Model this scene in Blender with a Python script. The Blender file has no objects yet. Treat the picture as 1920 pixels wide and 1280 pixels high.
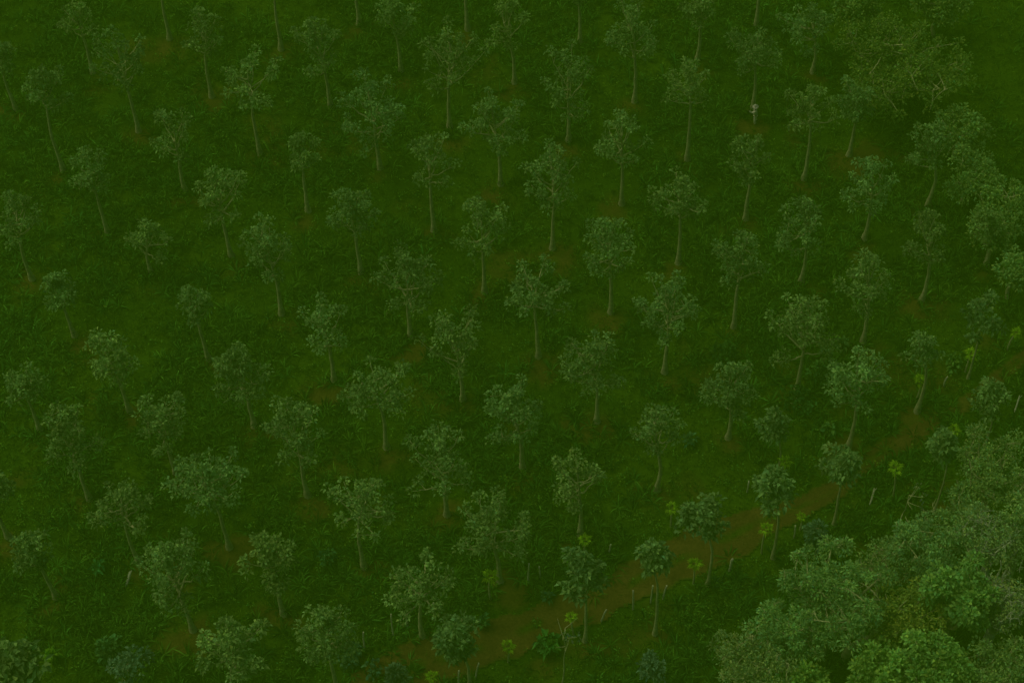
import bpy, math
import numpy as np
from mathutils import Matrix, Vector

S = bpy.context.scene
C = S.collection
R = math.radians

# ------------------------------------------------------------------ camera
F_PX, PITCH, ROLL, CAM_H = 3600.0, R(54.68), R(-2.11), 107.0      # in pixels of the 1920 px wide photograph
fw = np.array([0, math.cos(PITCH), -math.sin(PITCH)])
up0 = np.array([0, math.sin(PITCH), math.cos(PITCH)])
rt0 = np.array([1.0, 0, 0])
rt = math.cos(ROLL) * rt0 + math.sin(ROLL) * up0
up = -math.sin(ROLL) * rt0 + math.cos(ROLL) * up0
CAM = np.array([0, 0, CAM_H])
cd = bpy.data.cameras.new('camera')
cd.sensor_width = 36
cd.lens = 36 * F_PX / 1920
cd.clip_start, cd.clip_end = 1, 6000
cam = bpy.data.objects.new('camera', cd)
C.objects.link(cam)
M = Matrix.Identity(4)
for r_ in range(3):
    M[r_][0], M[r_][1], M[r_][2], M[r_][3] = rt[r_], up[r_], -fw[r_], CAM[r_]
cam.matrix_world = M
S.camera = cam

def ground_at(px, py, z=0.0):
    d = fw + rt * (px - 960) / F_PX + up * (640 - py) / F_PX
    t = (z - CAM_H) / d[2]
    return CAM + d * t

def proj(p):
    d = np.asarray(p, float) - CAM
    z = d @ fw
    return 960 + F_PX * (d @ rt) / z, 640 - F_PX * (d @ up) / z, z

# ------------------------------------------------------------------ sky, sun, exposure
SUN_EL, SUN_AZ = R(58), R(-70)          # azimuth measured from +y towards +x
W = bpy.data.worlds.new('World')
S.world = W
W.use_nodes = True
nt = W.node_tree
bg = nt.nodes['Background']
sky = nt.nodes.new('ShaderNodeTexSky')
sky.sky_type = 'NISHITA'
sky.sun_disc = False
sky.sun_elevation = SUN_EL
sky.sun_rotation = SUN_AZ
sky.dust_density = 5.0
nt.links.new(sky.outputs[0], bg.inputs[0])
bg.inputs[1].default_value = 0.08
sl = bpy.data.lights.new('sun', 'SUN')
sl.energy = 1.5
sl.angle = R(60)
sl.color = (1.0, 0.93, 0.80)
so = bpy.data.objects.new('sun', sl)
C.objects.link(so)
sd = Vector((math.sin(SUN_AZ) * math.cos(SUN_EL), math.cos(SUN_AZ) * math.cos(SUN_EL), math.sin(SUN_EL)))
so.rotation_euler = sd.to_track_quat('Z', 'Y').to_euler()
so.location = (0, 0, 200)
S.view_settings.view_transform = 'Standard'
S.view_settings.look = 'None'
S.view_settings.gamma = 1
S.view_settings.exposure = -0.36
S.cycles.max_bounces = 4
S.cycles.diffuse_bounces = 2
S.cycles.transparent_max_bounces = 4
S.cycles.transmission_bounces = 2

# ------------------------------------------------------------------ helpers
rng = np.random.default_rng(7)

def hash2(ix, iy, s):
    h = (ix.astype(np.int64) * 374761393 + iy.astype(np.int64) * 668265263 + s * 144665) & 0x7fffffff
    h = (h ^ (h >> 13)) * 1274126177 & 0x7fffffff
    return ((h ^ (h >> 16)) & 0xffff) / 65535.0

def vnoise(x, y, s=0):
    ix, iy = np.floor(x), np.floor(y)
    fx, fy = x - ix, y - iy
    fx, fy = fx * fx * (3 - 2 * fx), fy * fy * (3 - 2 * fy)
    a, b = hash2(ix, iy, s), hash2(ix + 1, iy, s)
    c, d = hash2(ix, iy + 1, s), hash2(ix + 1, iy + 1, s)
    return (a * (1 - fx) + b * fx) * (1 - fy) + (c * (1 - fx) + d * fx) * fy

def fbm(x, y, scale, s=0, o=4):
    v, amp, tot = 0, 1.0, 0
    for k in range(o):
        v = v + amp * vnoise(x / scale * 2 ** k + 17.3 * k, y / scale * 2 ** k - 9.1 * k, s + k)
        tot += amp
        amp *= .55
    return v / tot

def mat(name, color=None, attr=None, translucent=0.0, noise=0.0, nscale=6.0, rough=None):
    m = bpy.data.materials.new(name)
    m.use_nodes = True
    n, l = m.node_tree.nodes, m.node_tree.links
    n.clear()
    out = n.new('ShaderNodeOutputMaterial')
    if attr:
        c = n.new('ShaderNodeAttribute')
        c.attribute_name = attr
        cs = c.outputs['Color']
    else:
        c = n.new('ShaderNodeRGB')
        c.outputs[0].default_value = (*color, 1)
        cs = c.outputs[0]
    if noise:
        tc = n.new('ShaderNodeTexCoord')
        t = n.new('ShaderNodeTexNoise')
        t.inputs['Scale'].default_value = nscale
        t.inputs['Detail'].default_value = 5
        l.new(tc.outputs['Object'], t.inputs['Vector'])
        mr = n.new('ShaderNodeMapRange')
        mr.inputs['From Min'].default_value = .3
        mr.inputs['From Max'].default_value = .7
        mr.inputs['To Min'].default_value = 1 - noise
        mr.inputs['To Max'].default_value = 1 + noise
        l.new(t.outputs['Fac'], mr.inputs['Value'])
        vm = n.new('ShaderNodeVectorMath')
        vm.operation = 'SCALE'
        l.new(cs, vm.inputs[0])
        l.new(mr.outputs[0], vm.inputs['Scale'])
        cs = vm.outputs[0]
    df = n.new('ShaderNodeBsdfDiffuse')
    l.new(cs, df.inputs['Color'])
    last = df.outputs[0]
    if translucent:
        tr = n.new('ShaderNodeBsdfTranslucent')
        l.new(cs, tr.inputs['Color'])
        mx = n.new('ShaderNodeMixShader')
        mx.inputs[0].default_value = translucent
        l.new(last, mx.inputs[1])
        l.new(tr.outputs[0], mx.inputs[2])
        last = mx.outputs[0]
    l.new(last, out.inputs['Surface'])
    return m

def mesh_obj(name, v, f, m, parent=None, col=None, smooth=False):
    """v (n,3), f (k,3) or (k,4) index array -> one linked mesh object"""
    v = np.asarray(v, np.float32)
    f = np.asarray(f, np.int32)
    me = bpy.data.meshes.new(name)
    me.vertices.add(len(v))
    me.vertices.foreach_set('co', v.ravel())
    k, w = f.shape
    me.loops.add(k * w)
    me.loops.foreach_set('vertex_index', f.ravel())
    me.polygons.add(k)
    me.polygons.foreach_set('loop_start', np.arange(0, k * w, w, dtype=np.int32))
    if smooth:
        me.polygons.foreach_set('use_smooth', np.ones(k, bool))
    me.update(calc_edges=True)
    if col is not None:
        a = me.attributes.new('col', 'FLOAT_COLOR', 'POINT')
        cc = np.ones((len(v), 4), np.float32)
        cc[:, :3] = col
        a.data.foreach_set('color', cc.ravel())
    me.materials.append(m)
    o = bpy.data.objects.new(name, me)
    C.objects.link(o)
    if parent:
        o.parent = parent
    return o

class Geo:
    """collects quads for one part"""
    def __init__(s): s.v, s.f, s.c, s.n = [], [], [], 0
    def add(s, v, f, c=None):
        s.v.append(np.asarray(v, float)); s.f.append(np.asarray(f, int) + s.n)
        if c is not None: s.c.append(c)
        s.n += len(v)
    def tube(s, pts, rad, seg=6, c=None):
        pts = np.asarray(pts, float); n = len(pts)
        rad = np.broadcast_to(rad, (n,))
        t = np.gradient(pts, axis=0)
        t /= np.linalg.norm(t, axis=1)[:, None] + 1e-9
        ref = np.where(np.abs(t[:, 2:3]) > .9, [[1.0, 0, 0]], [[0, 0, 1.0]])
        a = np.cross(t, ref); a /= np.linalg.norm(a, axis=1)[:, None]
        for i in range(1, n):                     # keep the frame from flipping
            a[i] = a[i - 1] - t[i] * (a[i - 1] @ t[i]); a[i] /= np.linalg.norm(a[i])
        b = np.cross(t, a)
        th = np.arange(seg) / seg * 2 * math.pi
        ring = np.cos(th)[None, :, None] * a[:, None] + np.sin(th)[None, :, None] * b[:, None]
        v = (pts[:, None] + ring * rad[:, None, None]).reshape(-1, 3)
        i, j = np.meshgrid(np.arange(n - 1), np.arange(seg), indexing='ij')
        j2 = (j + 1) % seg
        f = np.stack([i * seg + j, i * seg + j2, (i + 1) * seg + j2, (i + 1) * seg + j], -1).reshape(-1, 4)
        v = np.vstack([v, pts[-1:] + t[-1] * rad[-1] * .3])
        k = n * seg
        cap = np.stack([(n - 1) * seg + np.arange(seg), (n - 1) * seg + (np.arange(seg) + 1) % seg, np.full(seg, k), np.full(seg, k)], -1)
        s.caps = getattr(s, 'caps', []); s.caps.append(cap[:, :3] + s.n)
        s.add(v, f, None if c is None else np.broadcast_to(c, (len(v), 3)))
    def build(s, name, m, parent=None, smooth=True):
        v = np.vstack(s.v)
        f = np.vstack(s.f)
        tri = np.vstack([f[:, [0, 1, 2]], f[:, [0, 2, 3]]])
        if getattr(s, 'caps', None): tri = np.vstack([tri] + s.caps)
        return mesh_obj(name, v, tri, m, parent, np.vstack(s.c) if s.c else None, smooth)

def norm(a):
    return a / (np.linalg.norm(a, axis=-1, keepdims=True) + 1e-9)

def leaves(geo, p, d, ln, wd, col, droop=.25):
    """leaf blades: base p, direction d, folded along the midrib"""
    n = len(p)
    d = norm(d)
    r = rng.normal(size=(n, 3)) * .5 + np.array([0, 0, 1.0])
    s = norm(np.cross(d, r)); u = norm(np.cross(s, d))
    ln, wd = ln[:, None], wd[:, None]
    mid = p + d * ln * .5 + u * ln * .06
    v = np.stack([p, mid + s * wd * .5 + u * wd * .18, p + d * ln - np.array([0, 0, 1.0]) * ln * droop, mid - s * wd * .5 + u * wd * .18], 1).reshape(-1, 3)
    f = np.arange(4 * n).reshape(n, 4)
    geo.add(v, f, np.repeat(col, 4, axis=0))

def clumps(geo, cen, rad, nleaf, llen, lwid, color, var=.22, droop=.25, up_bias=.35, out=None, hue=.12):
    """round tufts of leaves radiating from each centre"""
    k = len(cen)
    idx = np.repeat(np.arange(k), nleaf)
    n = len(idx)
    d = rng.normal(size=(n, 3)); d[:, 2] += up_bias
    d = norm(d)
    rr = rad[idx][:, None] * rng.uniform(.25, 1.0, (n, 1)) ** .6
    p = cen[idx] + d * rr * np.array([1, 1, .85])
    d2 = d + rng.normal(size=(n, 3)) * .45
    ln = llen * rng.uniform(.65, 1.25, n); wd = lwid * rng.uniform(.7, 1.2, n)
    tone = (1 + rng.normal(size=k) * var * .8)[idx] * (1 + rng.normal(size=n) * var)
    tone = np.clip(tone, .45, 1.9)[:, None]
    hs = np.clip(1 + rng.normal(size=(n, 1)) * hue, .6, 1.5)
    col = np.asarray(color)[None] * tone * np.hstack([hs, np.ones((n, 1)), 1 / hs])
    leaves(geo, p - d2 * 0, d2, ln, wd, col, droop)

def empty(name, loc, label, cat, group=None, kind=None):
    o = bpy.data.objects.new(name, None)
    C.objects.link(o)
    o.location = loc
    o.empty_display_size = .3
    o['label'] = label; o['category'] = cat
    if group: o['group'] = group
    return o

def tagm(o, label=None, cat=None, group=None, kind=None):
    if label: o['label'] = label
    if cat: o['category'] = cat
    if group: o['group'] = group
    if kind: o['kind'] = kind
    return o

def bez(a, b, c, n):
    t = np.linspace(0, 1, n)[:, None]
    return (1 - t) ** 2 * a + 2 * t * (1 - t) * b + t ** 2 * c

BARK = mat('pale_bark', (.44, .50, .17), noise=.3, nscale=3)
BARK_SILVER = mat('silver_bark', (.42, .50, .25), noise=.3, nscale=3)
LEAF = mat('leaf', attr='col', translucent=.25)
GRASS = mat('grass_blade', attr='col', translucent=.2)

# ------------------------------------------------------------------ plantation data: base x, y, crown left, right, top, bottom, row (from lower left), place in row
TREES = [
 (15,1005,-45,26,882,962), (105,1118,22,96,978,1090),
 (75,805,4,95,678,768), (168,935,76,188,757,882), (260,1055,170,295,896,1012), (362,1180,248,395,996,1152),
 (60,522,-8,82,350,472), (140,628,76,148,488,608), (243,770,163,260,608,738), (330,885,243,362,733,852), (430,1025,308,462,836,974), (532,1150,453,562,996,1112), (640,1315,556,668,1112,1262),
 (30,205,-22,32,68,160), (119,320,48,126,118,218), (203,437,133,212,266,382), (283,512,238,320,410,494), (392,673,331,394,528,616), (477,798,398,502,630,772), (577,928,498,609,743,882), (683,1062,606,742,888,1012), (792,1192,716,852,1040,1162),
 (174,136,103,182,0,82), (260,245,176,278,48,180), (347,356,283,370,203,304), (434,478,363,468,308,420), (528,588,445,548,403,534), (627,712,558,652,553,674), (725,838,638,770,668,790), (838,964,761,894,793,938), (938,1088,848,992,920,1064),
 (318,72,268,340,-100,20), (397,180,343,418,4,124), (488,288,413,528,98,204), (578,395,533,602,243,334), (677,510,616,707,333,464), (770,630,706,827,458,594), (868,748,791,909,573,714), (980,878,903,1014,698,846), (1088,1000,1026,1137,840,964),
 (527,92,482,545,-85,18), (620,200,551,643,18,154), (713,315,633,762,128,290), (814,432,763,852,238,369), (909,547,853,952,368,494), (1009,668,936,1070,488,612), (1119,790,1043,1167,615,749), (1232,918,1183,1277,756,869),
 (673,45,630,700,-130,-30), (752,132,703,782,-8,80), (843,238,786,908,48,184), (939,345,868,987,170,289), (1036,465,983,1087,273,404), (1145,585,1078,1194,401,520), (1246,697,1188,1310,513,650), (1365,820,1316,1417,666,790),
 (877,55,838,918,-120,-25), (965,155,903,988,-4,94), (1066,263,1010,1117,93,224), (1166,382,1116,1214,208,320), (1272,492,1218,1324,323,430), (1376,612,1336,1437,430,550), (1495,728,1440,1569,548,694), (1590,838,1540,1670,646,780),
 (1088,80,1052,1112,-82,34), (1190,190,1128,1237,3,124), (1289,298,1241,1337,106,206), (1398,410,1363,1442,248,355), (1502,528,1456,1550,360,485), (1618,640,1568,1677,465,595), (1720,770,1690,1762,603,705),
 (1308,110,1273,1347,-22,60), (1411,205,1358,1467,48,150), (1507,335,1463,1570,158,250), (1620,447,1573,1670,285,405), (1728,562,1690,1780,390,505),
 (1418,48,1372,1462,-118,-12), (1524,135,1460,1567,-2,100), (1592,290,1566,1642,143,250), (1740,385,1698,1777,226,320), (1849,495,1823,1877,383,455),
]
ROWN = [2, 4, 7, 9, 9, 9, 8, 8, 8, 7, 5, 5]
ORD = ['', 'first', 'second', 'third', 'fourth', 'fifth', 'sixth', 'seventh', 'eighth', 'ninth', 'tenth', 'eleventh', 'twelfth']

# ------------------------------------------------------------------ track and bare soil
TRACK_UP = [(640,1290),(680,1264),(770,1222),(893,1191),(973,1164),(1023,1141),(1067,1124),(1120,1094),(1180,1050),(1273,1004),(1380,964),(1467,948),(1513,927),(1563,905),(1592,862),(1640,832),(1700,800),(1760,768),(1830,722),(1880,680),(1935,640)]
TRACK_LO = [(760,1300),(790,1274),(853,1254),(917,1237),(973,1211),(1023,1187),(1073,1164),(1140,1141),(1190,1124),(1273,1087),(1363,1051),(1413,1027),(1467,987),(1540,950),(1590,925),(1620,892),(1670,862),(1730,826),(1795,786),(1850,745),(1900,705),(1950,665)]
def resample(pts, n):
    p = np.array([ground_at(*q)[:2] for q in pts])
    s = np.r_[0, np.cumsum(np.linalg.norm(np.diff(p, axis=0), axis=1))]
    t = np.linspace(0, s[-1], n)
    return np.stack([np.interp(t, s, p[:, 0]), np.interp(t, s, p[:, 1])], -1)
TN = 160
TU, TL = resample(TRACK_UP, TN), resample(TRACK_LO, TN)
TC, TWID = (TU + TL) / 2, np.linalg.norm(TU - TL, axis=1)

def track_mask(x, y):
    """1 inside the track, falling to 0 just outside"""
    out = np.zeros(x.shape)
    lat = np.zeros(x.shape)
    flat = np.stack([x.ravel(), y.ravel()], -1)
    best = np.full(len(flat), 1e9); bw = np.zeros(len(flat)); bi = np.zeros(len(flat), int)
    for k in range(TN):
        d = np.hypot(flat[:, 0] - TC[k, 0], flat[:, 1] - TC[k, 1])
        m = d < best
        best[m] = d[m]; bw[m] = TWID[k]; bi[m] = k
    nr = bw * .5 * (.90 + .60 * (fbm(flat[:, 0], flat[:, 1], 1.6, 40) - .5))
    o = np.clip((nr - best) / .45 + .5, 0, 1)
    # grass strip left in the middle of the track here and there
    ridge = np.clip(1 - best / (bw * .16 + .05), 0, 1) * np.clip((fbm(flat[:, 0], flat[:, 1], 2.6, 47) - .40) * 6, 0, 1)
    far = np.clip((bi / TN - .62) * 4, 0, 1)
    o = o * (1 - .85 * ridge) * (1 - .35 * far * np.clip((fbm(flat[:, 0], flat[:, 1], 1.8, 51) - .36) * 5, 0, 1))
    return o.reshape(x.shape)

PATCH = []        # x, y, radius across, radius along, strength
prng = np.random.default_rng(3)
STRONG = {(362,1180): 1.5, (532,1150): 1.3, (430,1025): 1.2, (1009,668): 1.3, (770,630): 1.3, (1036,465): 1.2, (1119,790): 1.2, (868,748): 1.1, (627,712): 1.2, (838,964): 1.1, (683,1062): 1.2, (577,928): 1.0, (792,1192): 1.1, (938,1088): 1.2,
          (203,437): .8, (283,512): .3, (528,588): .8, (909,547): 1.1, (1618,640): 1.2, (1720,770): 1.2, (1590,838): 1.3, (1728,562): 1.1, (1740,385): 1.2, (1592,290): 1.3, (1507,335): 1.1, (75,805): .5}
for t in TREES:
    g = ground_at(t[0] + prng.normal() * 8, t[1] + 8 + abs(prng.normal()) * 8)
    s = STRONG.get((t[0], t[1]), prng.uniform(.5, 1.0)) * 1.15
    PATCH.append((g[0], g[1], prng.uniform(1.1, 1.7) * (.7 + .4 * s), prng.uniform(.9, 1.4) * (.7 + .4 * s), s))
for px, py, rx, ry, s in [(1413,236,36,26,2.4),(1640,283,75,22,1.2),(1660,300,50,16,1.1),(1740,910,60,30,.9),(1775,960,45,22,.9),(1100,1215,50,22,1.2),(1228,1180,34,22,1.1),(1255,1150,60,14,.7),(345,1205,45,22,1.6),(1170,1210,70,22,.8),
                          (330,1080,50,22,.7),(40,900,40,20,.6),(135,1080,60,24,.8),(150,650,50,25,.7),(1520,770,50,22,.6),(1360,1040,30,10,.5),(1010,1255,60,18,.7),(890,1215,60,18,.9),(790,1215,60,22,1.0),(700,1235,60,20,.9),
                          (1330,1090,30,12,.7),(1650,690,50,20,1.0),(1850,640,50,20,.5),(1715,590,40,16,.8),(1620,480,34,16,.6),(1125,1060,50,16,.7),(950,1105,45,16,1.0)]:
    g = ground_at(px, py); d = np.linalg.norm(g - CAM)
    PATCH.append((g[0], g[1], rx * d / F_PX, ry * d / F_PX / .82, s))

def soil(x, y):
    m = np.zeros(x.shape)
    wx = x + (fbm(x, y, 1.8, 60) - .5) * 2.4
    wy = y + (fbm(x, y, 1.8, 65) - .5) * 2.4
    for cx, cy, rx, ry, s in PATCH:
        r = np.hypot((wx - cx) / rx, (wy - cy) / ry)
        m = np.maximum(m, np.clip(1.15 - r, 0, 1) * s)
    m = m * np.clip(2.6 * fbm(x, y, .8, 70) - .25, 0, 1.5)
    m = np.maximum(m, np.clip((fbm(x, y, 5.5, 80) - .66) * 5, 0, .6))
    return np.clip(m, 0, 1)

# ------------------------------------------------------------------ ground
def axis(lo, hi, step, far):
    a = np.arange(lo, hi, step)
    e = [hi]; s = step * 1.5
    while e[-1] < far: e.append(e[-1] + s); s *= 1.35
    b = [lo - step]; s = step * 1.5
    while b[-1] > -far: b.append(b[-1] - s); s *= 1.35
    return np.r_[b[::-1], a, e]
ax, ay = axis(-50, 50, .3, 2500), axis(40, 125, .3, 2500)
GX, GY = np.meshgrid(ax, ay)
nx, ny = len(ax), len(ay)
inner = (np.abs(GX) < 50) & (GY > 40) & (GY < 125)
bump = np.where(inner, (fbm(GX, GY, 1.4, 5) - 1) * .10, -.05)
gv = np.stack([GX, GY, bump], -1).reshape(-1, 3)
I, J = np.meshgrid(np.arange(ny - 1), np.arange(nx - 1), indexing='ij')
gf = np.stack([I * nx + J, I * nx + J + 1, (I + 1) * nx + J + 1, (I + 1) * nx + J], -1).reshape(-1, 4)
SOILG = soil(GX, GY)
tone = fbm(GX, GY, 7, 11)
fine = fbm(GX, GY, .8, 15)
green = np.array([.042, .116, .005])[None, None] * (0.78 + .25 * tone + .25 * fine)[..., None]
yel = np.array([.062, .150, .006])[None, None] * (0.85 + .3 * fine)[..., None]
ym = np.clip((fbm(GX, GY, 5, 21) - .46) * 6, 0, 1)[..., None]
green = green * (1 - ym) + yel * ym
brown = np.array([.098, .104, .011])[None, None] * (0.75 + .5 * fine)[..., None]
sm = np.clip(SOILG * 1.15, 0, 1)[..., None]
gcol = (green * (1 - sm) + brown * sm).reshape(-1, 3)
GROUND = mat('ground_soil', attr='col', noise=.28, nscale=7)
tagm(mesh_obj('ground', gv, gf, GROUND, None, gcol, True), kind='structure', label='grassy plantation ground with bare soil showing around the trunks')

# dirt track as its own thin sheet, ragged along its edges
step = .22
tx = np.arange(TC[:, 0].min() - 4, TC[:, 0].max() + 4, step)
ty = np.arange(TC[:, 1].min() - 4, TC[:, 1].max() + 4, step)
XX, YY = np.meshgrid(tx, ty)
TM = track_mask(XX, YY)
keep = TM > .12
ids = -np.ones(XX.shape, int)
cell = keep[:-1, :-1] & keep[1:, :-1] & keep[:-1, 1:] & keep[1:, 1:]
use = np.zeros(XX.shape, bool)
for a_ in (slice(0, -1), slice(1, None)):
    for b_ in (slice(0, -1), slice(1, None)):
        use[a_, b_] |= cell
ids[use] = np.arange(use.sum())
ii, jj = np.nonzero(cell)
tf = np.stack([ids[ii, jj], ids[ii, jj + 1], ids[ii + 1, jj + 1], ids[ii + 1, jj]], -1)
fx_ = fbm(XX, YY, 1.1, 90)
tz = .006 + fbm(XX, YY, .7, 92) * .09
fx2_ = fbm(XX, YY, .45, 96)
tcol = np.array([.116, .100, .014])[None, None] * (.45 + .55 * fx_ + .50 * fx2_)[..., None]
edge = np.clip((TM - .15) * 1.6, 0, 1)[..., None]
tcol = tcol * edge + np.array([.058, .145, .006]) * (1 - edge)
tv = np.stack([XX, YY, tz], -1)[use]
tagm(mesh_obj('dirt_track', tv, tf, GROUND, None, tcol[use], True), kind='structure', label='brown dirt track curving up past the young trees')

# ------------------------------------------------------------------ ground cover (uncountable): tufts of long blades
def tufts(n_t, per, ln0, wd0, colr, seed, dens, name, label, spread=.22, lean=(.35, 1.15)):
    g = np.random.default_rng(seed)
    c = [ground_at(*q) for q in ((-120, -90), (2040, -90), (2040, 1380), (-120, 1380))]
    c = np.array(c)[:, :2]
    a, b = g.random(n_t), g.random(n_t)
    yy = c[2, 1] + (c[0, 1] - c[2, 1]) * b
    f_ = (yy - c[2, 1]) / (c[0, 1] - c[2, 1])
    xl = c[3, 0] + (c[0, 0] - c[3, 0]) * f_; xr = c[2, 0] + (c[1, 0] - c[2, 0]) * f_
    xx = xl + (xr - xl) * a
    s = np.maximum(soil(xx, yy), track_mask(xx, yy) * 1.3)
    s = s - np.clip((fbm(xx, yy, .9, seed + 50) - .50) * 5, 0, .7)
    d, size = dens(xx, yy)
    k = g.random(n_t) < d * np.clip(1.05 - s * 1.15, .0, 1)
    xx, yy, size = xx[k], yy[k], size[k]
    m = len(xx)
    tone = np.clip(.94 + .28 * (fbm(xx, yy, 4.5, seed + 1) - .5) + .35 * (fbm(xx, yy, 1.2, seed + 3) - .5) + g.normal(size=m) * .20, .45, 1.8)
    sf = smooth_field(xx, yy); tone = tone * (1 - .8 * sf) + .98 * .8 * sf
    idx = np.repeat(np.arange(m), per); n = len(idx)
    th = g.random(n) * 2 * math.pi
    el = g.uniform(*lean, n)
    L = ln0 * size[idx] * g.uniform(.6, 1.25, n)
    r0 = g.random(n) * spread * size[idx]
    bx = xx[idx] + np.cos(th) * r0; by = yy[idx] + np.sin(th) * r0
    P0 = np.stack([bx, by, np.full(n, -.06)], -1)
    D = np.stack([np.cos(th) * np.cos(el), np.sin(th) * np.cos(el), np.sin(el)], -1)
    Sd = np.stack([-np.sin(th), np.cos(th), g.normal(size=n) * .5], -1)
    Sd /= np.linalg.norm(Sd, axis=1)[:, None]
    w = (wd0 * g.uniform(.7, 1.3, n))[:, None] * .5
    Lc = L[:, None]
    Mi = P0 + D * Lc * .55
    T_ = P0 + D * Lc * .95 - np.array([0, 0, 1.0]) * Lc * .22 + np.stack([np.cos(th), np.sin(th), 0 * th], -1) * Lc * .1
    v = np.stack([P0 - Sd * w * .6, P0 + Sd * w * .6, Mi + Sd * w, Mi - Sd * w, T_], 1).reshape(-1, 3)
    o = np.arange(n)[:, None] * 5
    f = np.vstack([o + [0, 1, 2], o + [0, 2, 3], o + [3, 2, 4]])
    hue = np.clip(1 + (fbm(xx, yy, 6, seed + 9) - .5) * .35 + g.normal(size=m) * .08, .6, 1.5)[idx][:, None]
    tt = (tone[idx] * np.clip(1 + g.normal(size=n) * .42, .35, 2.4))[:, None]
    colv = np.asarray(colr)[None] * tt * np.hstack([hue, np.ones((n, 1)), 1 / hue])
    tagm(mesh_obj(name, v, f, GRASS, None, np.repeat(colv, 5, axis=0)), kind='stuff', label=label, cat=name.replace('_', ' '))

def lush(x, y):
    return np.clip((fbm(x, y, 4.2, 30) - .36) * 4.5, 0, 1)
def smooth_field(x, y):          # open short grass beyond the trees, upper right
    g0 = ground_at(1800, 90); 
    return np.clip(1.6 - np.hypot((x - g0[0] - 6) / 7.5, (y - g0[1]) / 12), 0, 1)
tufts(62000, 6, .34, .045, (.075, .190, .008), 101, lambda x, y: (np.full(x.shape, .9), .75 + .35 * lush(x, y)), 'grass', 'short green grass spread between the trees', lean=(.25, 1.2))
tufts(17000, 18, .92, .075, (.067, .208, .016), 202, lambda x, y: (.95 * lush(x, y) * (1 - .95 * smooth_field(x, y)), .75 + .5 * fbm(x, y, 3, 33)), 'undergrowth', 'lush tufts of long bladed undergrowth between the trees', spread=.16, lean=(.25, 1.25))


def weeds(n_w, seed):
    g = np.random.default_rng(seed)
    a = ground_at(-100, -60); b = ground_at(2020, -60); c = ground_at(2020, 1340); d = ground_at(-100, 1340)
    v = g.random(n_w); y = c[1] + (a[1] - c[1]) * v
    x = (d[0] + (a[0] - d[0]) * v) + g.random(n_w) * ((c[0] + (b[0] - c[0]) * v) - (d[0] + (a[0] - d[0]) * v))
    keep_ = (np.maximum(soil(x, y), track_mask(x, y) * 1.3) < .45 + .4 * g.random(n_w)) & (g.random(n_w) < .25 + fbm(x, y, 3.1, 140) * (1 - .9 * smooth_field(x, y)))
    x, y = x[keep_], y[keep_]
    G = Geo()
    rad = g.uniform(.14, .34, len(x))
    cen = np.stack([x, y, g.uniform(.05, .32, len(x))], -1)
    clumps(G, cen, rad, 13, .17, .10, (.105, .275, .022), var=.38, up_bias=1.0, hue=.15)
    tagm(G.build('weeds', LEAF, smooth=False), kind='stuff', label='low leafy weeds mixed into the grass')
weeds(12000, 77)

# ------------------------------------------------------------------ trees
def crown_frame(bx, by, L, Rr, T, B):
    g = ground_at(bx, by)
    cx, cy = (L + Rr) / 2, (T + B) / 2
    lo, hi = .5, 25.0
    for _ in range(40):
        z = (lo + hi) / 2
        if proj((g[0], g[1], z))[1] > cy: lo = z
        else: hi = z
    ax_, ay_, dist = proj((g[0], g[1], z))
    mpp = dist / F_PX
    off = (cx - ax_) * mpp
    wx = (Rr - L) / 2 * mpp
    vert = (B - T) / 2 * mpp
    cs, sn = math.cos(PITCH), math.sin(PITCH)
    wy = min(wx, vert * .92 / sn)
    hz = math.sqrt(max(vert ** 2 - (wy * sn) ** 2, 0)) / cs
    hz = min(max(hz, .75 * wx), 1.5 * wx)
    return g, z, off, wx, max(wy, .75 * wx), hz

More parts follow.
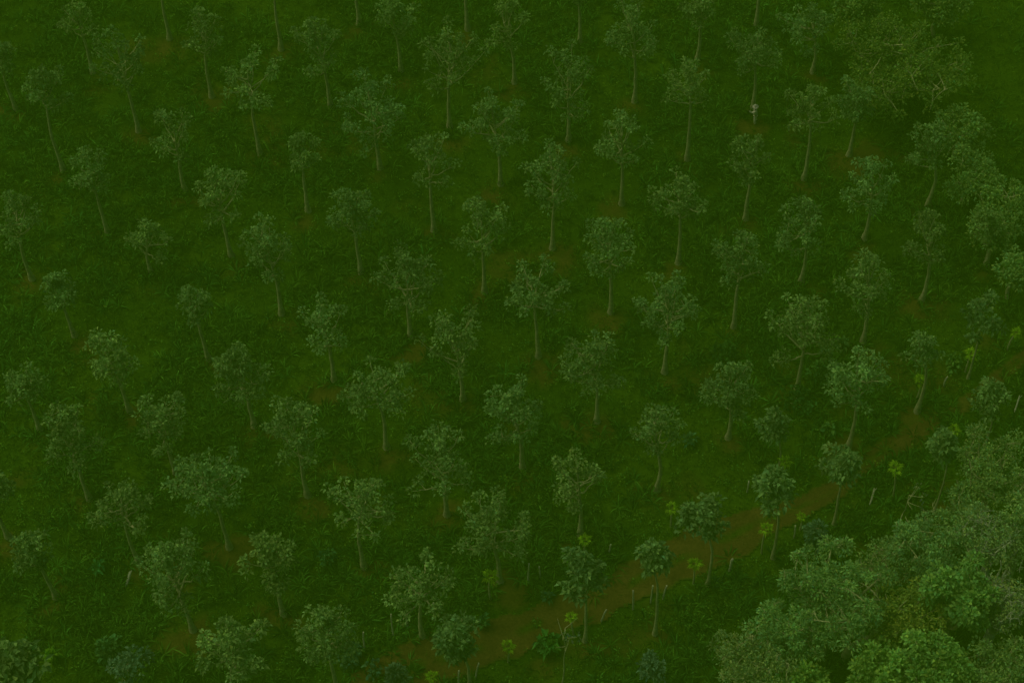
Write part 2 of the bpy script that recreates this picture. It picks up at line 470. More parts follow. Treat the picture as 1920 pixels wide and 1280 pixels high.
def tree(name, t, label, cat, group, color, nlimb=9, clump_r=.46, nleaf=42, leaf=(.30, .17), bark=None, trunk_r=.165, per_limb=4, bright=1.0, droop=.25, dense=1.0, lean=0):
    g, zc, off, wx, wy, hz = crown_frame(*t)
    root = empty(name, (g[0], g[1], 0), label, cat, group)
    bark = bark or BARK
    cen = np.array([off * rt[0], off * rt[1] * 0, zc])
    W_, Hh = np.array([wx, wy, hz]) - clump_r * .60, zc + hz
    W_ = np.maximum(W_, .25)
    tg, cg = Geo(), Geo()
    # trunk: base flare, slight wander, up into the crown
    top = cen + np.array([rng.normal() * .12, rng.normal() * .12, hz * .55])
    zs = np.linspace(0, 1, 12)
    wob = np.cumsum(rng.normal(size=(12, 2)), axis=0) * .022
    wob -= wob[0]
    path = np.zeros((12, 3)); path[:, 2] = -.1 + zs * (top[2] + .1)
    bend = np.clip((path[:, 2] - (zc - hz) * .6) / max(top[2] - (zc - hz) * .6, .1), 0, 1) ** 1.3
    path[:, :2] = wob + bend[:, None] * top[None, :2]
    rr = trunk_r * (1.0 - .82 * zs ** 1.1); rr[0] *= 1.7; rr[1] *= 1.12
    tg.tube(path, rr, 8)
    def on_trunk(z):
        return np.array([np.interp(z, path[:, 2], path[:, k]) for k in range(3)])
    cl = []
    az0 = rng.random() * 6.28
    for k in range(nlimb):
        az = az0 + k * 2.399 + rng.normal() * .25
        u = (k + .5) / nlimb
        el = -0.60 + 1.8 * u + rng.normal() * .28
        rad = rng.uniform(.74, 1.24)
        d = np.array([math.cos(az) * math.cos(el), math.sin(az) * math.cos(el), math.sin(el)])
        end = cen + d * W_ * rad
        zst = max((zc - hz) * .98, zc - hz * 1.25) + u * hz * 1.25 * rng.uniform(.8, 1.05)
        st = on_trunk(min(zst, end[2] - .1, top[2]))
        mid = st * .45 + end * .55; mid[2] -= .28 * np.linalg.norm(end - st) * rng.uniform(.2, 1.0)
        pl = bez(st, mid, end, 8) + np.vstack([np.zeros(3), rng.normal(size=(6, 3)) * .035, np.zeros(3)])
        r0 = trunk_r * rng.uniform(.32, .5)
        tg.tube(pl, np.linspace(r0, .018, 8), 5)
        cl.append(end)
        for q in range(int(per_limb)):
            s_ = rng.uniform(.45, .97)
            base = pl[int(s_ * 7)]
            dv = rng.normal(size=3); dv[2] = abs(dv[2]) * .8; dv = norm(dv) * rng.uniform(.35, .85) * min(1.0, wx / 1.9)
            e2 = base + dv
            rel = (e2 - cen) / W_
            nr_ = np.linalg.norm(rel)
            if nr_ > 1.05: e2 = cen + rel / nr_ * W_ * 1.02
            tg.tube(bez(base, (base + e2) / 2 - np.array([0, 0, .08]), e2, 4), np.linspace(.03, .012, 4), 4)
            cl.append(e2)
    # leader tuft(s)
    cl.append(top + np.array([0, 0, .25])); cl.append(cen + np.array([rng.normal() * .2, rng.normal() * .2, (hz - clump_r * .6)]))
    tg.tube(bez(top, (top + cl[-1]) / 2, cl[-1], 4), np.linspace(.04, .012, 4), 5)
    cl = np.array(cl)
    rad = clump_r * rng.uniform(.6, 1.15, len(cl))
    hue = 1 + rng.normal() * .035
    colr = np.array(color) * bright * (1 + rng.normal() * .07) * np.array([hue, 1, 1 / hue])
    clumps(cg, cl, rad, int(nleaf * dense), leaf[0], leaf[1], colr, droop=droop, up_bias=.7, hue=.07)
    tg.build('trunk', bark, root)
    cg.build('crown', LEAF, root, smooth=False)
    return root

k = 0
PC = (.215, .415, .088)
for row, n in enumerate(ROWN):
    for place in range(n):
        t = TREES[k]; k += 1
        w, h = t[3] - t[2], t[5] - t[4]
        look = 'broad crowned' if w > 118 else 'narrow crowned' if w < 82 else 'round crowned' if w > h * .9 else 'upright crowned'
        if t[0] == 283: look = 'short stunted'
        lab = f'{look} pale trunked tree, {ORD[place + 1]} tree down the {ORD[row + 1]} diagonal row from lower left'
        nl = int(round(8 + (w * h) / 3000))
        tree('plantation_tree', t, lab, 'tree', 'young timber trees planted in diagonal rows', PC, nlimb=nl + int(rng.integers(-2, 2)), per_limb=int(rng.choice([2, 2, 3])), clump_r=(.35 if w > 80 else .31) * rng.uniform(.9, 1.15), nleaf=int(rng.integers(28, 38)), leaf=(.25, .15))

# ------------------------------------------------------------------ young big leaved trees along the track
YG = 'big leaved young trees beside the track'
YC = (.195, .385, .088)
for t, lab in [
 ((882,1287,808,894,1150,1252), 'young tree with large bluish green leaves, nearest the bottom edge on the track'),
 ((1097,1200,1045,1134,1020,1132), 'tall dense young tree with large leaves standing on the lower side of the track'),
 ((1228,1187,1195,1257,1013,1078), 'small round crowned young tree on a long bare stem below the track'),
 ((1327,1095,1263,1356,928,1020), 'leafy young tree leaning over the widest bend of the dirt track'),
 ((1450,1045,1405,1493,868,962), 'young tree on a bare stem right beside a papaya at the track edge'),
 ((1563,985,1542,1616,836,907), 'thin young tree with a sideways crown just below the upper track'),
]:
    tree('young_tree', t, lab, 'tree', YG, YC, nlimb=10, clump_r=.38, nleaf=24, leaf=(.36, .21), trunk_r=.12, per_limb=3, droop=.35)
for t, lab in [
 ((1750,962,1738,1792,802,868), 'slender pale stemmed sapling with a forked top beside the reddish soil'),
 ((1845,838,1820,1890,702,790), 'open crowned sapling above the upper end of the track'),
 ((1815,708,1800,1886,535,650), 'loose crowned young tree near the right edge above two papayas'),
 ((1455,888,1413,1480,758,842), 'low bushy young tree on the upper side of the track with its stem hidden'),
]:
    tree('young_tree', t, lab, 'tree', 'slender young trees near the track', (.19, .385, .09), nlimb=7, clump_r=.38, nleaf=30, leaf=(.34, .19), trunk_r=.09, per_limb=2, droop=.35)
for t, lab, cr in [
 ((1528,1046,1508,1552,975,1034), 'narrow greyish sapling between the track and the thicket', .34),
 ((1224,1310,1198,1252,1228,1276), 'leafy sapling cut by the bottom edge right of the bare twigged one', .36),
 ((742,1296,724,764,1240,1290), 'small sapling at the bottom edge left of the track', .34),
 ((240,1322,192,300,1222,1296), 'low pale leaved sapling at the bottom edge near the left corner', .40),
]:
    tree('sapling', t, lab, 'sapling', 'small saplings in the undergrowth', (.13, .27, .10), nlimb=6, clump_r=cr, nleaf=30, leaf=(.30, .17), trunk_r=.06, per_limb=2, droop=.35)
tree('plantation_tree', (450,1335,365,515,1148,1284), 'wide loose crowned tree at the bottom edge with its stem out of view', 'tree', 'young timber trees planted in diagonal rows', PC, nlimb=11, per_limb=3, clump_r=.45)
tree('young_tree', (38,1335,-25,84,1205,1300), 'dense tree with large bluish leaves in the bottom left corner', 'tree', YG, YC, nlimb=10, clump_r=.5, nleaf=26, leaf=(.60, .36), trunk_r=.12, per_limb=3, droop=.5)

# sparse saplings with bare twigs
def bare_sapling(bx, by, topy, lab, spread=1.0):
    g, zc, *_ = crown_frame(bx, by, bx - 20, bx + 20, topy, topy + 40)
    root = empty('sapling', (g[0], g[1], 0), lab, 'sapling', 'thin half bare saplings below the track')
    tg, cg = Geo(), Geo()
    h = zc + .5
    p = np.zeros((9, 3)); p[:, 2] = np.linspace(-.1, h, 9); p[1:, :2] = np.cumsum(rng.normal(size=(8, 2)) * .05, axis=0)
    tg.tube(p, np.linspace(.06, .015, 9), 6)
    cl = []
    for k in range(6):
        b = p[rng.integers(5, 9)]
        a = rng.random() * 6.28
        e = b + np.array([math.cos(a) * spread, math.sin(a) * spread, rng.uniform(.4, 1.0)]) * rng.uniform(.5, .9)
        tg.tube(bez(b, (b + e) / 2 - np.array([0, 0, .15]), e, 5), np.linspace(.025, .01, 5), 4)
        if k % 2 == 0: cl.append(e)
    clumps(cg, np.array(cl), np.full(len(cl), .2), 7, .26, .13, (.17, .27, .10), droop=.4)
    tg.build('trunk', BARK, root); cg.build('crown', LEAF, root, smooth=False)
bare_sapling(1053, 1296, 1168, 'half bare sapling with a few tufts of leaves crossing the bottom edge')
bare_sapling(1673, 1024, 915, 'wispy sapling with thin arching twigs in front of the thicket', 1.2)

# ------------------------------------------------------------------ papaya plants
def papaya(bx, by, cy, cx, rpx, lab):
    g = ground_at(bx, by)
    zlo, zhi = .2, 12
    for _ in range(30):
        z = (zlo + zhi) / 2
        if proj((g[0], g[1], z))[1] > cy: zlo = z
        else: zhi = z
    X, _, dist = proj((g[0], g[1], z))
    off = (cx - X) * dist / F_PX
    r = rpx * dist / F_PX * 1.3
    root = empty('papaya_plant', (g[0], g[1], 0), lab, 'papaya plant', 'papaya plants along the track')
    tg, cg, pg = Geo(), Geo(), Geo()
    top = np.array([off, 0, z])
    pts = bez(np.array([0, 0, -.08]), np.array([off * .2 + rng.normal() * .1, 0, z * .6]), top, 9)
    tg.tube(pts, np.linspace(.075, .045, 9), 7)
    n = 17
    for k in range(n):
        az = k * 2.399 + rng.normal() * .12
        el = 1.15 - 1.25 * (k / n) + rng.normal() * .1
        d = np.array([math.cos(az) * math.cos(el), math.sin(az) * math.cos(el), math.sin(el)])
        e = top + d * r * rng.uniform(.22, .60)
        pg.tube(bez(top, (top + e) / 2 + np.array([0, 0, .04]), e, 4), .012, 4)
        # palmate leaf: seven pointed lobes spreading from the stalk's end
        s_ = norm(np.cross(d, np.array([0, 0, 1.0]))); u_ = np.cross(s_, d)
        fan = np.array([-1.5, -.95, -.45, 0, .45, .95, 1.5])
        dd = d[None] * np.cos(fan)[:, None] + s_[None] * np.sin(fan)[:, None] - np.array([0, 0, .18])
        ln = r * .48 * np.array([.55, .75, .95, 1.2, .95, .75, .55])
        tone = rng.uniform(.75, 1.3)
        leaves(cg, np.repeat(e[None], 7, 0), dd, ln, ln * .24, np.tile(np.array([[.36, .70, .03]]) * tone, (7, 1)), droop=.30)
    tg.build('stem', BARK, root)
    pg.build('leaf_stalk', PETIOLE, root)
    cg.build('crown', LEAF, root, smooth=False)
PETIOLE = mat('petiole', (.26, .36, .04))
for a in [
 ((920,1122),1081,920,15,'papaya on the upper side of the track in front of a timber tree trunk'),
 ((953,1240),1212,953,13,'papaya growing out of the lower edge of the track near the picture bottom'),
 ((1076,1188),1157,1071,12,'small papaya on the bare ground left of the tall dense young tree'),
 ((1300,1094),1058,1302,15,'papaya below the track just left of a slender young tree stem'),
 ((1428,1036),992,1437,14,'papaya on the lower track edge leaning right beside a young tree stem'),
 ((1500,992),968,1502,9,'tiny papaya in the grass at the lower edge of the track bend'),
 ((1258,986),953,1260,12,'papaya peeping out left of the leafy tree on the upper track side'),
 ((1096,1050),1013,1096,13,'papaya whose head shows just above the tall dense young tree'),
 ((1675,928),877,1678,15,'papaya with a long stem standing alone beyond the top of the track'),
 ((1784,842),807,1788,13,'papaya left of the open crowned sapling near the right edge'),
 ((1810,697),665,1820,14,'yellowish papaya leaning right above the upper end of the track'),
 ((1889,655),625,1905,12,'papaya nearest the right edge leaning strongly right'),
 ((809,1300),1268,809,14,'papaya cut by the bottom edge at the start of the track'),
 ((1459,898),866,1472,13,'papaya tucked behind the crown of a young tree at the track'),
 ((1718,748),712,1724,13,'papaya right beside a thin timber tree trunk near the right edge'),
]:
    papaya(a[0][0], a[0][1], a[1], a[2], a[3], a[4])

# ------------------------------------------------------------------ stakes
POSTM = mat('pale_dry_wood', (.52, .60, .27), noise=.25, nscale=5)
def stake(tx_, ty_, bx, by, lab, r=.045):
    g = ground_at(bx, by)
    lo, hi = .1, 4.0
    for _ in range(30):
        z = (lo + hi) / 2
        if proj((g[0], g[1], z))[1] > ty_: lo = z
        else: hi = z
    X, _, dist = proj((g[0], g[1], z))
    off = (tx_ - X) * dist / F_PX
    sg = Geo()
    z *= 1.12
    p = bez(np.array([0, 0, -.15]), np.array([off * .35 + rng.normal() * .03, rng.normal() * .04, z * .55]), np.array([off, 0, z]), 7)
    sg.tube(p, np.linspace(r, r * .75, 7) * (1 + rng.normal(size=7) * .06), 7)
    o = sg.build('wooden_stake', POSTM)
    o.location = (g[0], g[1], 0)
    tagm(o, lab, 'stake', 'pale stakes along the track')
for a in [
 (734,1155,738,1191,'pale stake left of all others beneath a sparse timber tree'),
 (759,1150,765,1173,'short pale stake leaning left just right of the leftmost stake'),
 (813,1133,816,1162,'pale stake right of the sparse tree whose branch reaches over it'),
 (992,1060,990,1091,'upright pale stake in the grass right of a timber tree trunk'),
 (1011,1064,1013,1083,'stubby darker stake beside the upright one above the track'),
 (1187,1110,1187,1141,'straight upright stake on the lower track edge, left of the round crowned tree'),
 (1224,1101,1220,1129,'pale stake touching the stem of the round crowned young tree'),
 (1250,1100,1243,1121,'curved stake just right of the round crowned young tree stem'),
 (1137,1145,1127,1164,'crooked stake leaning right below the track near the dense tree'),
 (898,1246,891,1271,'crooked stake on the lower track edge close to the bottom of the picture'),
 (861,1260,860,1290,'stake cut by the bottom edge left of the nearest young tree stem'),
 (1491,987,1489,1007,'thin stake in the grass right of the papaya pair on the track bend'),
 (1373,1050,1369,1069,'short thick stump like stake below the widest part of the track'),
 (1404,904,1401,921,'small pale stake at the left side of a bushy young tree'),
 (1684,1187,1683,1189,None),
 (1145,1022,1142,1036,'short bent stake in the grass above the track beside the dense tree'),
 (1776,708,1770,723,'small stake near the yellowish papaya by the right edge'),
 (1826,806,1822,823,'small stake between the sapling and the last papaya on the right'),
 (682,1188,684,1216,'mossy stake left of the track near the bottom of the picture'),
]:
    if a[4]: stake(*a, r=.11 if 'stump' in a[4] else .065)

def log(ax_, ay_, bx, by, lab, r):
    a, b = ground_at(ax_, ay_), ground_at(bx, by)
    o3 = (a + b) / 2
    sg = Geo()
    p = bez(a - o3 + np.array([0, 0, .7]), np.array([.08, .1, .35]), b - o3 + np.array([0, 0, -.05]), 9)
    sg.tube(p, np.array([.5, .8, 1, 1, .95, 1, .9, .95, .8]) * r, 8)
    sg.tube(np.array([p[2], p[2] + np.array([.18, .1, .28])]), [r * .5, r * .25], 6)
    o = sg.build('broken_log', POSTM)
    o.location = (o3[0], o3[1], 0)
    tagm(o, lab, 'log')
log(248, 1080, 236, 1097, 'broken pale trunk piece leaning in the grass near the lower left trees', .10)
log(1637, 925, 1631, 945, 'pale broken stump leaning beside the thicket above the grey saplings', .065)
log(1908, 752, 1902, 772, 'short pale log standing at the right edge of the picture', .06)

# ------------------------------------------------------------------ broad leaved weeds and shrubs
def shrub(px, py, rpx, color, lab, ll=.45, cat='shrub', name='leafy_shrub', h=.8, n=60):
    g = ground_at(px, py + rpx * .5)
    r = rpx * np.linalg.norm(g - CAM) / F_PX
    root = empty(name, (g[0], g[1], 0), lab, cat)
    tg, cg = Geo(), Geo()
    k = max(4, int(r * r * 5))
    cl = []
    for q in range(k):
        a = q * 2.399; rr = r * .75 * math.sqrt((q + .5) / k)
        e = np.array([math.cos(a) * rr, math.sin(a) * rr, h * (1 - .5 * (rr / r) ** 2) * rng.uniform(.7, 1.1)])
        tg.tube(bez(np.array([0, 0, -.05]), e * np.array([.3, .3, .7]), e, 5), np.linspace(.03, .012, 5), 5)
        cl.append(e)
    clumps(cg, np.array(cl), np.full(k, min(.42, r * .55)), max(8, n // k), ll, ll * .6, color, droop=.35)
    tg.build('stem', BARK, root)
    cg.build('foliage', LEAF, root, smooth=False)
for a in [
 ((1025,1205),15,(.10,.36,.04),'single bright shrub with very large leaves on the lower track edge',.62),
 ((100,1234),9,(.15,.40,.02),'small bright green weed above the bottom left corner tree',.45),
 ((1552,810),10,(.12,.33,.05),'small broad leaved plant left of the tree at the top of the track',.4),
 ((1577,648),9,(.12,.30,.05),'broad leaved plant in the dark gap beside a timber tree',.4),
 ((1783,680),15,(.13,.32,.04),'roundish light green shrub left of the yellowish papaya',.4),
 ((186,1064),12,(.07,.30,.05),'bluish green weed in the grass above the low left trees',.4),
 ((615,1048),12,(.09,.30,.06),'pale weed clump between two timber trees low on the left',.4),
 ((1290,828),12,(.10,.28,.07),'leafy bush on the right of a trunk above the track',.35),
 ((1026,1122),9,(.10,.27,.07),'small greyish weed in the grass just above the track',.32),
 ((1500,745),34,(.06,.20,.03),'dark thicket bush under the widest timber tree on the right',.32),
 ((1545,690),30,(.07,.22,.03),'dense dark bush between two timber trees right of centre',.32),
 ((1090,1062),30,(.07,.22,.03),'bushy growth behind the tall dense young tree',.32),
 ((1016,1210),8,(.12,.33,.05),'low leafy weed beside the bright big leaved shrub',.4),
 ((205,1215),20,(.09,.26,.05),'leafy bush at the bottom edge in front of pale saplings',.45),
 ((655,1225),22,(.10,.26,.08),'leafy bush left of the start of the track',.36),
 ((905,1168),11,(.08,.26,.05),'small bush on the upper track edge left of a dense tree',.34),
 ((1355,660),26,(.07,.22,.03),'wide dark bush just above a timber tree right of centre',.32),
 ((700,1255),16,(.10,.26,.08),'small bush where the track leaves the bottom edge',.34),
]:
    shrub(a[0][0], a[0][1], a[1], a[2], a[3], a[4], n=60 if a[1] < 20 else 260)
def spiky(px, py, rpx, lab):
    g = ground_at(px, py); r = rpx * np.linalg.norm(g - CAM) / F_PX * 1.2
    cg = Geo(); n = 26
    az = rng.random(n) * 6.28; el = rng.uniform(.5, 1.35, n)
    d = np.stack([np.cos(az) * np.cos(el), np.sin(az) * np.cos(el), np.sin(el)], -1)
    leaves(cg, d * .05, d, r * rng.uniform(.8, 1.4, n), np.full(n, .07), np.tile([[.08, .27, .07]], (n, 1)), .1)
    o = cg.build('spiky_plant', LEAF, smooth=False); o.location = (g[0], g[1], 0)
    tagm(o, lab, 'plant')
spiky(1340, 1095, 14, 'spiky bluish agave like plant at the foot of a young tree')

# ------------------------------------------------------------------ wild forest trees, lower right and upper right
def big_tree(cx, cy, rx, ry, H, color, lab, leaf=(.30, .15), bark=None, dens=1.0, twig=0, base=None, clump=.55, nl=70, trunk_r=.28, grp='wild trees of the thicket', droop=.2):
    # crown centre height from tree height and crown size
    g = ground_at(cx, cy, H * .68)
    dist = np.linalg.norm(g - CAM); mpp = dist / F_PX
    wx = rx * mpp * 1.07; vert = ry * mpp * 1.05
    wy = min(vert / math.sin(PITCH) * .95, wx * 1.25)
    hz = min(max(wx * .5, 1.4), H * .42)
    root_xy = np.array([g[0], g[1]]) if base is None else ground_at(*base)[:2]
    root = empty('broadleaf_tree', (root_xy[0], root_xy[1], 0), lab, 'tree', grp)
    cen = np.array([g[0] - root_xy[0], g[1] - root_xy[1], H * .68])
    trunk_r = min(trunk_r, H * .026)
    Wv = np.array([wx, wy, hz])
    tg, cg, wg = Geo(), Geo(), Geo()
    fork = np.array([cen[0] * .35, cen[1] * .35, H * .30])
    tg.tube(bez(np.array([0, 0, -.2]), np.array([rng.normal() * .2, rng.normal() * .2, H * .2]), fork, 7), np.linspace(trunk_r * 1.3, trunk_r, 7), 9)
    nlb = int(7 + wx * 1.4)
    cl = []
    for k in range(nlb):
        az = k * 2.399 + rng.normal() * .3; u = (k + .5) / nlb
        rr = math.sqrt(u) * rng.uniform(.75, .95)
        d = np.array([math.cos(az) * rr, math.sin(az) * rr, math.sqrt(max(1 - rr * rr, 0.02)) * rng.uniform(.35, .95) - .12])
        e = cen + d * Wv
        mid = fork * .5 + e * .5 + np.array([rng.normal() * .3, rng.normal() * .3, -.15 * np.linalg.norm(e - fork) * rng.uniform(-.2, 1)])
        pl = bez(fork + rng.normal(size=3) * .08, mid, e, 10); pl[1:-1] += rng.normal(size=(8, 3)) * .07
        tg.tube(pl, np.linspace(trunk_r * rng.uniform(.45, .7), .035, 10), 6)
        cl.append(e)
        nb = int(3 + 5.0 * wx * wy / nlb * dens)
        for q in range(nb):
            b = pl[rng.integers(4, 10)]
            dv = rng.normal(size=3) * np.array([1, 1, .55]); dv[2] += .25
            e2 = b + norm(dv) * rng.uniform(.5, 1.35) * min(wx, 3) * .5
            rel = (e2 - cen) / Wv
            if np.linalg.norm(rel) > 1.03: e2 = cen + rel / np.linalg.norm(rel) * Wv * rng.uniform(.92, 1.05)
            tg.tube(bez(b, (b + e2) / 2 + rng.normal(size=3) * .1, e2, 5), np.linspace(.05, .016, 5), 5)
            cl.append(e2)
            for w_ in range(twig):
                m_ = b + (e2 - b) * rng.uniform(.4, 1)
                dv = norm(rng.normal(size=3) + np.array([0, 0, .5])) * rng.uniform(.35, .95)
                q1 = m_ + dv
                tg.tube(bez(m_, m_ + dv * .5 + rng.normal(size=3) * .12, q1, 5), np.linspace(.028, .014, 5), 4)
                for z_ in range(2):
                    m2 = m_ + dv * rng.uniform(.4, .9)
                    tg.tube(np.array([m2, m2 + norm(rng.normal(size=3) + np.array([0, 0, .3])) * rng.uniform(.2, .5)]), [.018, .010], 4)
    cl = np.array(cl)
    color = (np.array(color) * .5 + np.array([.20, .36, .10]) * .5) * np.array([1.42, 1.42, 1.0])
    clumps(cg, cl, clump * rng.uniform(.55, 1.2, len(cl)), max(6, int(nl * dens)), leaf[0], leaf[1], np.array(color), var=.20, up_bias=.7, droop=droop)
    tg.build('trunk', bark or BARK, root)
    cg.build('crown', LEAF, root, smooth=False)

G1 = 'wild trees of the thicket at the lower right'
for a, kw in [
 ((1425,1238,92,62,7,(.19,.30,.11),'greyish olive tree with fine foliage at the left end of the thicket'), dict(leaf=(.20,.09), twig=1, nl=80)),
 ((1565,1115,112,82,11,(.17,.40,.13),'wide feathery light green tree in the middle of the thicket'), dict(leaf=(.24,.11), nl=95, twig=1)),
 ((1478,1192,70,52,8,(.17,.42,.13),'feathery light green tree between the olive one and the dark hollow'), dict(leaf=(.24,.11), nl=95, twig=1)),
 ((1712,1150,68,48,9,(.23,.31,.02),'olive yellow tree with showing limbs beside the dark hollow'), dict(leaf=(.22,.11), nl=80, base=(1583,1232), trunk_r=.22)),
 ((1795,1110,58,82,12,(.14,.39,.08),'fresh green round leaved tree left of the silvery twigged one'), dict(leaf=(.30,.20), nl=70)),
 ((1648,1258,62,42,9,(.17,.40,.05),'bright green tree at the bottom edge right of the dark hollow'), dict(leaf=(.28,.18), nl=85)),
 ((1742,1248,66,52,10,(.19,.46,.08),'light green lobed tree at the bottom edge next to the bright green one'), dict(leaf=(.28,.18), nl=85)),
 ((1885,1120,62,92,11,(.22,.34,.13),'silvery tree with a net of bare pale twigs at the right edge'), dict(leaf=(.22,.11), nl=34, twig=4, bark=BARK_SILVER)),
 ((1808,965,48,40,7,(.18,.37,.12),'small pale green tree filling the gap above the bluish green one'), dict(leaf=(.22,.11), nl=80, twig=1)),
 ((1925,985,40,60,10,(.20,.40,.13),'pale green tree half cut by the right edge above the silvery one'), dict(leaf=(.22,.11), nl=80, twig=1)),
 ((1868,880,72,88,9,(.20,.37,.11),'grey green tree above the thicket at the right edge'), dict(leaf=(.20,.10), nl=90, twig=1)),
 ((1745,1035,82,52,9,(.16,.37,.14),'bluish green tree behind the olive yellow one'), dict(leaf=(.24,.12), nl=85, twig=1)),
 ((1870,1005,66,50,10,(.22,.38,.16),'pale greyish tree just above the silvery twigged one'), dict(leaf=(.20,.10), nl=60, twig=3, bark=BARK_SILVER)),
 ((1880,1255,60,48,9,(.19,.36,.11),'grey green tree in the bottom right corner'), dict(leaf=(.22,.12), nl=70, twig=1)),
 ((1488,1292,56,32,6,(.17,.42,.05),'bright green bushy tree cut by the bottom edge'), dict(leaf=(.28,.18), nl=80)),
 ((1660,1055,60,36,6,(.15,.30,.09),'low shrubby tree with bare arching twigs at the thicket edge'), dict(leaf=(.22,.12), nl=40, twig=3)),
]:
    big_tree(*a, grp=G1, **kw)
G2 = 'wild trees along the upper right edge'
for a, kw in [
 ((1685,132,124,104,5.6,(.08,.17,.0),'large spreading yellowish green tree with pale limbs at the upper right'), dict(leaf=(.26,.15), nl=52, clump=.6, trunk_r=.35)),
 ((1765,8,58,26,5,(.12,.25,.04),'tree cut by the top edge behind the large spreading one'), dict(leaf=(.30,.18), nl=60)),
 ((1600,12,52,30,5,(.11,.24,.03),'leafy tree cut by the top edge left of the large spreading one'), dict(leaf=(.30,.18), nl=60)),
 ((1800,245,44,48,4.5,(.10,.24,.05),'pointed dark green tree at the field edge below the large spreading one'), dict(leaf=(.28,.16), nl=50)),
 ((1815,330,48,46,4.2,(.13,.30,.07),'light green tree between the field and the timber trees'), dict(leaf=(.26,.13), nl=60)),
 ((1885,385,58,52,4.5,(.14,.31,.07),'broad light green tree at the right edge beside the open field'), dict(leaf=(.26,.13), nl=60)),
 ((1905,508,24,42,4.5,(.15,.34,.09),'narrow tree half cut by the right edge below the open field'), dict(leaf=(.26,.14), nl=60)),
 ((1862,440,40,34,4,(.13,.29,.07),'small bushy tree over a thin timber tree at the right'), dict(leaf=(.26,.13), nl=55)),
]:
    big_tree(*a, grp=G2, **kw)

# ------------------------------------------------------------------ person
def skinned(name, joints, edges, m, parent, sub=2):
    me = bpy.data.meshes.new(name)
    me.from_pydata([j[0] for j in joints], edges, [])
    o = bpy.data.objects.new(name, me); C.objects.link(o)
    md = o.modifiers.new('skin', 'SKIN'); md.use_smooth_shade = True
    for v, j in zip(me.skin_vertices[0].data, joints):
        v.radius = j[1] if isinstance(j[1], tuple) else (j[1], j[1])
    me.skin_vertices[0].data[0].use_root = True
    sb = o.modifiers.new('sub', 'SUBSURF'); sb.levels = sub; sb.render_levels = sub
    me.materials.append(m)
    o.parent = parent
    return o
g = ground_at(1414, 231.5)
per = empty('person', (g[0], g[1], 0), 'person in a pale shirt, trousers and wide hat reaching one arm towards a trunk', 'person')
per.rotation_euler[2] = R(14); per.scale = (1.08, 1.08, 1.08)
SKIN = mat('skin', (.16, .10, .03)); SHIRT = mat('pale_shirt', (.78, .80, .45)); TROU = mat('pale_trousers', (.72, .76, .40)); HAT = mat('straw_hat', (.60, .63, .36)); DARK = mat('dark_hair', (.02, .02, .01)); BAG = mat('dark_bag', (.03, .035, .01))
# faces the trunk, to the left (-x)
J = [((0.02,0,.95),(.095,.095)), ((0,0,1.15),(.085,.085)), ((-.02,0,1.36),(.10,.09)), ((-.03,0,1.47),(.055,.055)), ((-.04,0,1.55),(.055,.055)), ((-.05,0,1.66),(.085,.10)), ((-.05,0,1.73),(.05,.055)),
     ((-.10,-.19,1.40),.06), ((-.36,-.16,1.36),.050), ((-.56,-.10,1.56),.038), ((-.61,-.09,1.62),.03),
     ((.00,.19,1.40),.06), ((.10,.22,1.14),.045), ((-.02,.25,.92),.035), ((-.05,.25,.85),.03),
     ((0.0,-.10,.86),.07), ((-.06,-.15,.48),.065), ((.0,-.17,.10),.045), ((-.14,-.17,.045),.04),
     ((.04,.10,.86),.07), ((.08,.13,.48),.065), ((.22,.13,.11),.045), ((.10,.14,.045),.04),
     ((-.13,0,1.63),(.02,.02))]
Ed = [(0,1),(1,2),(2,3),(3,4),(4,5),(5,6),(2,7),(7,8),(8,9),(9,10),(2,11),(11,12),(12,13),(13,14),(0,15),(15,16),(16,17),(17,18),(0,19),(19,20),(20,21),(21,22),(5,23)]
skinned('body', J, Ed, SKIN, per)
def fingers(px, py, pz, d):
    for k in range(5):
        a = np.array([px, py + (k - 2) * .018, pz]); e = a + np.array(d) * (.09 - .012 * abs(k - 1.5)) + np.array([0, (k - 2) * .008, .01])
        sg = Geo(); sg.tube(bez(a, (a + e) / 2 + np.array([0, 0, .012]), e, 4), np.linspace(.009, .006, 4), 5)
        sg.build('finger', SKIN, per)
fingers(-.62, -.09, 1.64, (-.65, 0, .7)); fingers(-.05, .25, .83, (-.2, 0, -1))
shJ = [((0.02,0,.83),(.18,.17)), ((0,0,1.13),(.160,.155)), ((-.02,0,1.36),(.18,.155)), ((-.03,0,1.46),(.085,.085)),
       ((-.10,-.19,1.40),.078), ((-.36,-.16,1.36),.070), ((-.54,-.105,1.54),.056), ((.00,.19,1.40),.078), ((.10,.22,1.14),.062), ((0,.25,.95),.050)]
skinned('shirt', shJ, [(0,1),(1,2),(2,3),(2,4),(4,5),(5,6),(2,7),(7,8),(8,9)], SHIRT, per)
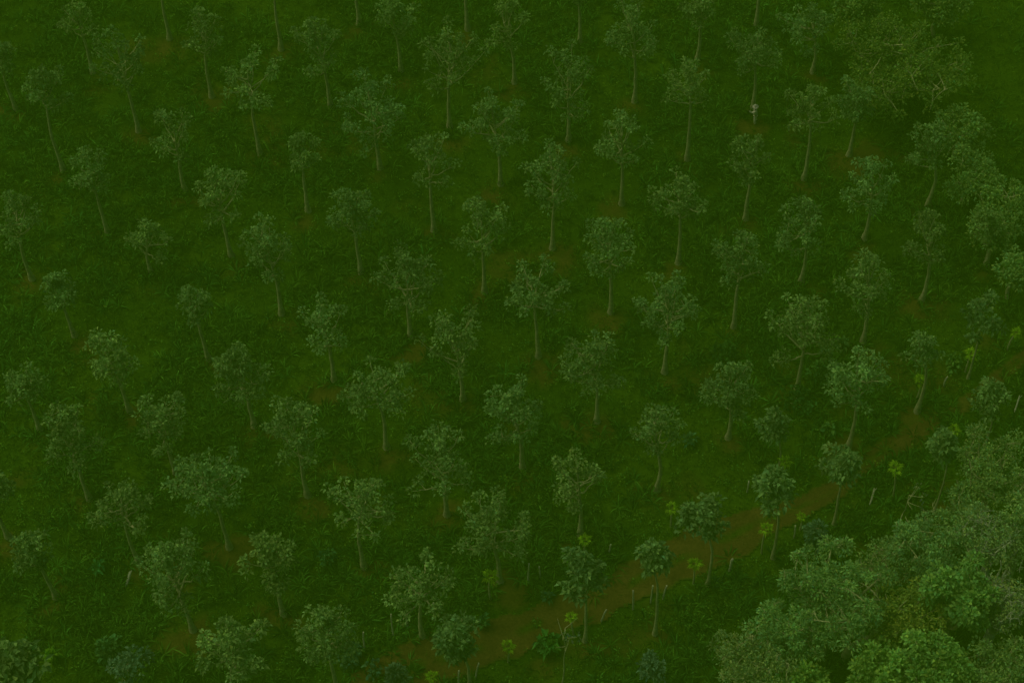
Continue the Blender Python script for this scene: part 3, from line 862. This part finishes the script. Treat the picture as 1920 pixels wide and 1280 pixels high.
trJ = [((0.02,0,.97),(.15,.14)), ((0.0,-.10,.84),.13), ((-.06,-.15,.48),.09), ((.0,-.17,.12),.08), ((.04,.10,.84),.125), ((.10,.15,.48),.095), ((.22,.13,.13),.075)]
skinned('trousers', trJ, [(0,1),(1,2),(2,3),(0,4),(4,5),(5,6)], TROU, per)
hg = Geo()
prof = [(.003, .172), (.035, .171), (.07, .164), (.105, .13), (.115, .03), (.16, .012), (.215, -.015), (.21, -.025), (.15, 0), (.10, .01)]
th = np.arange(24) / 24 * 2 * math.pi
hv = np.array([[r_ * math.cos(a), r_ * math.sin(a), z_] for r_, z_ in prof for a in th])
hf = [[i * 24 + j, i * 24 + (j + 1) % 24, (i + 1) * 24 + (j + 1) % 24, (i + 1) * 24 + j] for i in range(len(prof) - 1) for j in range(24)]
hg.add(hv, hf)
hat = hg.build('hat', HAT, per); hat.location = (-.05, 0, 1.72); hat.rotation_euler = (0, R(-8), 0)
hr = Geo(); hr.tube([(.0, 0, 1.70), (.03, 0, 1.64), (.03, 0, 1.56)], [.075, .08, .04], 10); hr.build('hair', DARK, per)

# ------------------------------------------------------------------ green volume added to tint the view and lift its blacks
def tint_haze(density, color):
    m = bpy.data.materials.new('tint_haze')
    m.use_nodes = True
    n, l = m.node_tree.nodes, m.node_tree.links
    n.clear()
    out = n.new('ShaderNodeOutputMaterial')
    v = n.new('ShaderNodeVolumePrincipled')
    v.inputs['Density'].default_value = density
    v.inputs['Color'].default_value = (*color, 1)
    v.inputs['Anisotropy'].default_value = 0.0
    l.new(v.outputs[0], out.inputs['Volume'])
    a = 2700.0
    vs = [(x, y, z) for z in (-1.5, 125.0) for x, y in ((-a, -a), (a, -a), (a, a), (-a, a))]
    fs = [(0, 3, 2, 1), (4, 5, 6, 7), (0, 1, 5, 4), (1, 2, 6, 5), (2, 3, 7, 6), (3, 0, 4, 7)]
    tagm(mesh_obj('tint_haze', vs, fs, m), kind='stuff', label='thin green tinting veil added over the whole plantation', cat='tint_haze')
tint_haze(.0036, (.158, .425, .009))
